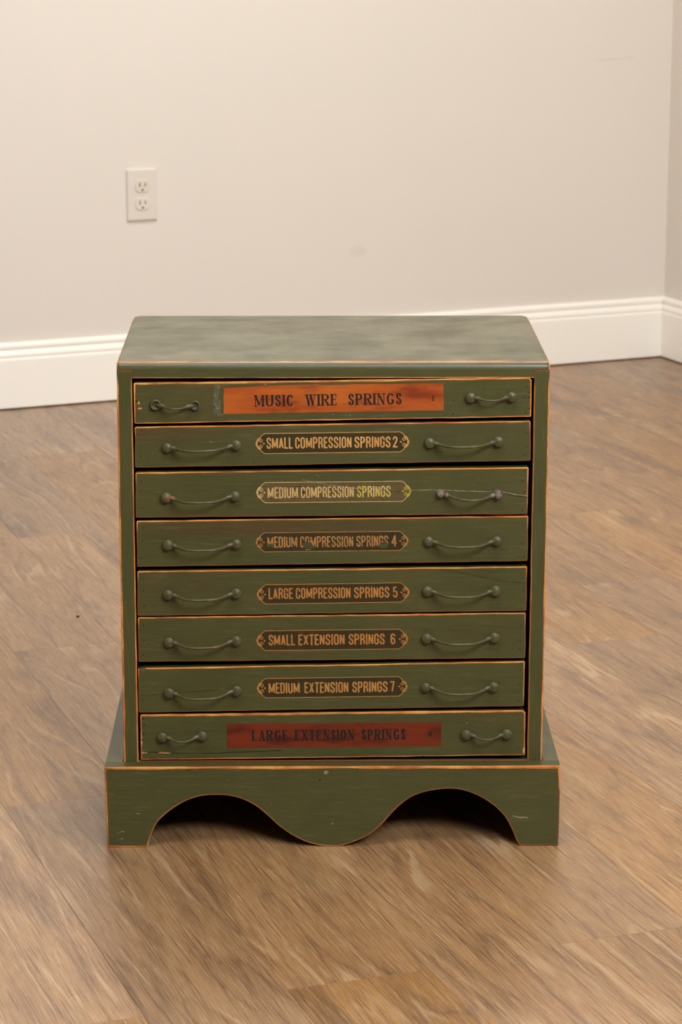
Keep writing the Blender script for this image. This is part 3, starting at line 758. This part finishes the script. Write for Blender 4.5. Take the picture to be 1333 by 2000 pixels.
DR = {}
for k, d in enumerate(DRAWERS, 1):
    q = d['q']; yf = YF - PROUD[k]
    cx = sum(p[0] for p in q) / 4; cz = min(q[2][1], q[3][1])
    dr = bpy.data.objects.new('drawer', None)   # replaced below by the drawer's own mesh
    bpy.data.objects.remove(dr)
    r_ = random.Random(40 + k)
    # chipped / rounded corners
    TLc, TRc, BRc, BLc = q[0], q[1], q[2], q[3]
    poly = [(TLc[0] + .0012, TLc[1]), (TRc[0] - .003 if k in (1, 8) else TRc[0] - .001, TRc[1]), (TRc[0], TRc[1] - (.003 if k in (1, 8) else .001)), (BRc[0], BRc[1] + .001), (BRc[0] - .001, BRc[1]), (BLc[0] + .001, BLc[1]), (BLc[0], BLc[1] + .001), (TLc[0], TLc[1] - .0012)]
    if k == 7: poly[0] = (TLc[0] + .007, TLc[1]); poly[-1] = (TLc[0], TLc[1] - .0014)
    ol = subdiv(poly, .018, .00028, r_)
    zt = (TLc[1] + TRc[1]) / 2; zb = (BRc[1] + BLc[1]) / 2
    def dwr(x, z, zt=zt, zb=zb, k=k, r_=r_):
        if z > zt - .006: return {1: .85, 8: .9, 7: .6}.get(k, .50)
        if z < zb + .006: return {1: .5, 8: .5}.get(k, .26)
        if x < 0: return {1: .65, 8: .5}.get(k, .2)
        return {1: .6, 3: .4, 8: .7, 7: .5}.get(k, .3)
    mb = MB(); 
    def inner(p, w, q=q):
        out = []
        for x, z in p:
            u = (x - q[0][0]) / (q[1][0] - q[0][0])
            hi = q[0][1] + (q[1][1] - q[0][1]) * u - w; lo = q[3][1] + (q[2][1] - q[3][1]) * u + w
            out.append((min(max(x, max(q[0][0], q[3][0]) + w), min(q[1][0], q[2][0]) - w), min(max(z, lo), hi)))
        return out
    board(mb, ol, yf, yf + .014, dwr, .0005, .0042, inner)
    # drawer box behind the front
    xa, xb = max(BLc[0], TLc[0]) + .003, min(TRc[0], BRc[0]) - .003; za, zc = max(BLc[1], BRc[1]) + .001, min(TLc[1], TRc[1]) - .004
    ya, yb_ = yf + .014, YB - .03
    for bx in ((xa, xa + .008, ya, yb_, za, zc), (xb - .008, xb, ya, yb_, za, zc), (xa + .008, xb - .008, yb_ - .008, yb_, za, zc), (xa + .008, xb - .008, ya, yb_ - .008, za, za + .004)):
        mb.add(*box(*bx))
    dr = mb.obj('drawer', M['paint_x'], cab, origin=(cx, yf, cz)); DR[k] = dr
    dr['label'] = {1: 'top drawer with orange stained label panel', 8: 'bottom drawer with red stained label panel and cracked lower edge',
                   3: 'drawer with a long crack and yellow repainting on its label', 4: 'drawer whose gold label is blotched with green'}.get(k) or 'green drawer lettered %s' % ' '.join(t[0] for t in d['txt'])
    h = d['h']
    make_handle(dr, h[0], h[1], yf, 'ring' if k == 1 else 'dome', k * 2)
    make_handle(dr, h[2], h[3], yf, 'rust' if k == 3 else 'dome', k * 2 + 1)
    if 'tip' in d: cartouche(dr, k, d, yf)
    else:
        pts = subdiv(d['panel'], .012, .0004 if k == 1 else .0002, r_)
        mb = MB(); fan(mb, pts, yf - .00005)
        o = mb.obj('label_panel', M['stain1' if k == 1 else 'stain8'], dr, attrs=False)
        o['label'] = 'bare wood label panel stained ' + ('orange' if k == 1 else 'dark red')
        mb = MB()
        for t_, a, b in d['txt']: word(mb, t_, a, b, d['cap'] * (.52 if len(t_) == 1 else 1.0), yf - .0001, True)
        o = mb.obj('lettering', M['ink'], dr, attrs=False, stuff=True); o['label'] = 'black serif lettering'
    # nail holes at the ends
    mb = MB()
    for sx_ in (-1, 1):
        for i in range(3):
            x = (q[0][0] + .005 + r_.uniform(-.001, .003)) if sx_ < 0 else (q[1][0] - .005 - r_.uniform(-.001, .003))
            z = zb + (zt - zb) * (.18 + .32 * i) + r_.uniform(-.004, .004)
            blob(mb, x, z, .0009, .0008, yf - .00004, r_.random(), 8)
    for i in range(4): blob(mb, r_.uniform(-.2, .2), zb + r_.uniform(.002, .005), .0007, .0006, yf - .00004, r_.random(), 8)
    mb.obj('nail_holes', M['hole'], dr, attrs=False, stuff=True)

def marks(name, mat, items, dr, yoff=.00012, label=None):
    """scratches and cracks: (points, width)"""
    y = YF - PROUD[dr] if dr else 0.0
    mb = MB()
    for i, (pts, w_) in enumerate(items):
        rs = random.Random(i * 7 + 3)
        pp = []
        for j in range(len(pts) - 1):
            for t in range(4):
                pp.append((pts[j][0] + (pts[j + 1][0] - pts[j][0]) * t / 4, pts[j][1] + (pts[j + 1][1] - pts[j][1]) * t / 4 + (rs.uniform(-.0003, .0003) if t else 0)))
        pp.append(pts[-1])
        ribbon(mb, pp, w_, y - yoff - i * .00002, wfun=lambda a, b, w_=w_, rs=rs: w_ * rs.uniform(.35, 1.1))
    o = mb.obj(name, mat, DR[dr] if dr else cab, attrs=False, stuff=len(items) > 1)
    if label: o['label'] = label
def blobs(name, mat, items, dr, yoff=.00024, label=None):
    y = YF - PROUD[dr] if dr else 0.0
    mb = MB()
    for i, (x, z, rx, rz) in enumerate(items): blob(mb, x, z, rx, rz, y - yoff - i * .000006, i + 5)
    o = mb.obj(name, mat, DR[dr] if dr else cab, attrs=False, stuff=len(items) > 1)
    if label: o['label'] = label
marks('crack', M['hole'], [([(-.0444,.4482),(-.0065,.4468),(.0301,.4436),(.0669,.4423),(.0913,.4404)], .0005), ([(.205,.4385),(.2169,.4365),(.2330,.4340)], .0006)], 3)
marks('scratch', M['chip'], [([(-.0371,.4567),(-.0066,.4504),(.0301,.4455),(.0669,.4430)], .0006), ([(.0913,.4433),(.1219,.4436),(.1500,.4425),(.1709,.4420),(.1900,.4412)], .0009),
      ([(.2030,.4410),(.2169,.4380),(.2320,.4362)], .0013), ([(-.02,.4625),(-.016,.4590)], .0005)], 3)
blobs('paint_loss', M['hole'], [(-.0355, .4408, .0016, .0018), (-.012, .4345, .0014, .0008)], 3)
blobs('green_overpaint', M['green_blot'], [(-.0310, .3752, .0065, .0050), (-.0270, .3735, .0060, .0030), (-.0750, .3752, .0055, .0030), (-.0480, .3760, .0020, .0022), (.0620, .3765, .0060, .0045), (.0600, .3742, .0060, .0028), (.0405, .3805, .0008, .0030), (-.0030, .3735, .0025, .0012)], 4, label='green paint blotted over the label')
marks('paint_chip', M['chip'], [([(-.0325, .3700), (-.0270, .3702)], .0012)], 4)
marks('crack', M['hole'], [([(.1291,.3451),(.1538,.3413),(.1847,.3348),(.2064,.3303),(.233,.3277)], .00045)], 5)
marks('crack', M['hole'], [([(-.2349,.1881),(-.2119,.1887),(-.1745,.1919),(-.1372,.1944)], .0004)], 7)
blobs('worn_corner', M['grey_chip'], [(-.2310, .2200, .0050, .0030)], 7)
marks('crack', M['hole'], [([(-.2336,.1152),(-.2192,.1152),(-.1911,.1138),(-.1442,.1136),(-.1066,.1151),(-.0628,.1170)], .0008)], 8)
marks('paint_chip', M['orange_chip'], [([(-.2335, .1147), (-.2270, .1143)], .0022), ([(-.213, .1146), (-.198, .1138)], .0014)], 8, .00015)
blobs('worn_patch', M['grey_chip'], [(-.1385, .5600, .0042, .0090), (-.1375, .5500, .0050, .0070), (-.1390, .5400, .0044, .0060), (-.1370, .5700, .0060, .0030), (-.1340, .5360, .0060, .0020), (-.1345, .5440, .0020, .0080)], 1, .00004, 'greyed strip of rubbed paint beside the label panel')
blobs('paint_chip', M['chip'], [(-.1405, .5480, .0008, .0010), (-.1375, .5435, .0010, .0007), (-.1360, .5425, .0009, .0006), (-.1395, .5590, .0009, .0011), (-.1350, .5680, .001, .0007), (-.08, .5722, .0014, .0006), (-.02, .5724, .001, .0005), (.0, .5358, .0008, .0007), (.02, .5352, .0009, .0008), (.015, .5350, .0007, .0006)], 1)
blobs('end_notch', M['hole'], [(-.2315, .1580, .0012, .0010), (-.2322, .1535, .0010, .0008), (-.2318, .1500, .0012, .0006), (-.2310, .1385, .0022, .0006), (-.2328, .1310, .0014, .0008)], 8)
blobs('bare_patch', M['orange_chip'], [(-.2335, .1270, .0011, .0060), (-.2336, .1345, .0009, .0030), (.2338, .1160, .0014, .0050)], 8, .0001)
blobs('end_notch', M['hole'], [(-.2325, .5520, .0018, .0007), (.2322, .5560, .0009, .0009), (.2326, .5620, .0009, .0008), (.2330, .5430, .0016, .0008), (.1430, .5530, .0009, .0009), (.1430, .5365, .0009, .0008)], 1)
blobs('bare_patch', M['orange_chip'], [(-.2290, .5430, .0030, .0016), (-.2300, .5500, .0012, .0022)], 1, .0001)
blobs('nail_hole', M['hole'], [(-.016, .0864, .0016, .0012), (-.1759, .0990, .0012, .0008), (-.1294, .0861, .0006, .0006)], 0, .0001)
blobs('paint_chip', M['chip'], [(-.0085, .0955, .0034, .0028), (-.0005, .0298, .0012, .0010), (-.2378, .0436, .0036, .0006), (-.2583, .0112, .0030, .0008), (-.1290, .0863, .0010, .0008), (-.0750, .0560, .0006, .0006)], 0, .00006)
marks('scratch', M['chip'], [([(-.2640, .0178), (-.2590, .0202), (-.2550, .0206)], .0007), ([(.2200, .0395), (.2270, .0372), (.2390, .0368)], .0017), ([(-.2600, .0115), (-.2560, .0106)], .0009)], 0, .00012)

# ------------------------------------------------------------------ outlet on the back wall
def WP(s, z, t=0.0): return CORNER + U * s + N * t + Vector((0, 0, z))
oc_s, oc_z = -1.3361, .4563
outlet = empty('wall_outlet', WP(oc_s, oc_z, .0), 'white duplex wall outlet with beige-tinged sockets on the back wall', 'outlet')
outlet.rotation_euler.z = WANG
M['plastic'] = flat('white_plastic', (.715, .640, .565), (.705, .630, .555), 8, .5, .3)
M['plastic2'] = flat('aged_ivory_plastic', (.71, .635, .52), (.69, .615, .50), 8, .4, .5)
M['slot'] = flat('socket_slot', (.15, .12, .09), None, 10, .8, .1)
def local_obj(name, v, f, mat, parent, **k):
    me = bpy.data.meshes.new(name); me.from_pydata(v, [], f); me.materials.append(mat)
    bm = bmesh.new(); bm.from_mesh(me); bmesh.ops.recalc_face_normals(bm, faces=bm.faces); bm.to_mesh(me); bm.free()
    o = bpy.data.objects.new(name, me); COL.objects.link(o); o.parent = parent
    for a, b in k.items(): o[a] = b
    return o
def rrect(hx, hz, r, n=5):
    p = []
    for cx, cz, a in ((hx - r, hz - r, 0), (-hx + r, hz - r, 90), (-hx + r, -hz + r, 180), (hx - r, -hz + r, 270)):
        for i in range(n + 1):
            t = math.radians(a + 90 * i / n); p.append((cx + r * math.cos(t), cz + r * math.sin(t)))
    return p
def plate(rings):
    v = []; f = []; n = len(rings[0][0])
    for p, y in rings: v += [(x, y, z) for x, z in p]
    for k in range(len(rings) - 1): f += [(k * n + i, k * n + (i + 1) % n, (k + 1) * n + (i + 1) % n, (k + 1) * n + i) for i in range(n)]
    f.append(tuple(range((len(rings) - 1) * n, len(rings) * n))); f.append(tuple(range(n)))
    return v, f
local_obj('cover_plate', *plate([(rrect(.035, .0572, .003), 0.0), (rrect(.035, .0572, .003), -.0035), (rrect(.0338, .056, .003), -.0052), (rrect(.0315, .0537, .003), -.0062)]), M['plastic'], outlet)
for i, dz in enumerate((.0195, -.0195)):
    P = [(x * .0172, dz + max(-.0135, min(.0135, z * .0172))) for x, z in [(math.cos(math.radians(a)), math.sin(math.radians(a))) for a in range(0, 360, 12)]]
    Pi = [(x * .95, dz + (z - dz) * .95) for x, z in P]
    rc = local_obj('socket', *plate([(P, -.0055), (P, -.0078), (Pi, -.0084)]), M['plastic2'] if i == 0 else M['plastic'], outlet)
    for sx_, hz in ((-.0062, .0046), (.0062, .0038)):
        local_obj('slot', *box(sx_ - .0013, sx_ + .0013, -.0086, -.0080, dz + .003 - hz, dz + .003 + hz), M['slot'], rc)
    g = [(.0026 * math.cos(math.radians(a)), dz - .0082 + .0026 * math.sin(math.radians(a))) for a in range(0, 360, 24)]
    local_obj('ground_hole', *plate([(g, -.0080), (g, -.0086)]), M['slot'], rc)
g = [(.0032 * math.cos(math.radians(a)), .0032 * math.sin(math.radians(a))) for a in range(0, 360, 24)]
local_obj('screw', *plate([(g, -.006), (g, -.0072)]), M['plastic2'], outlet)

# ------------------------------------------------------------------ crumb on the floor
bm = bmesh.new(); bmesh.ops.create_icosphere(bm, subdivisions=2, radius=.0021)
for v in bm.verts: v.co.x *= 1.3 + .3 * math.sin(v.co.y * 2000); v.co.z *= .55
zmin = min(v.co.z for v in bm.verts)
for v in bm.verts: v.co.z -= zmin
me = bpy.data.meshes.new('crumb'); bm.to_mesh(me); bm.free(); me.materials.append(M['dark'])
o = bpy.data.objects.new('crumb', me); COL.objects.link(o); o.location = (-.3967, 1.0264, 0.0)
o['label'] = 'tiny dark crumb of dirt lying on the plank floor left of the cabinet'; o['category'] = 'crumb'
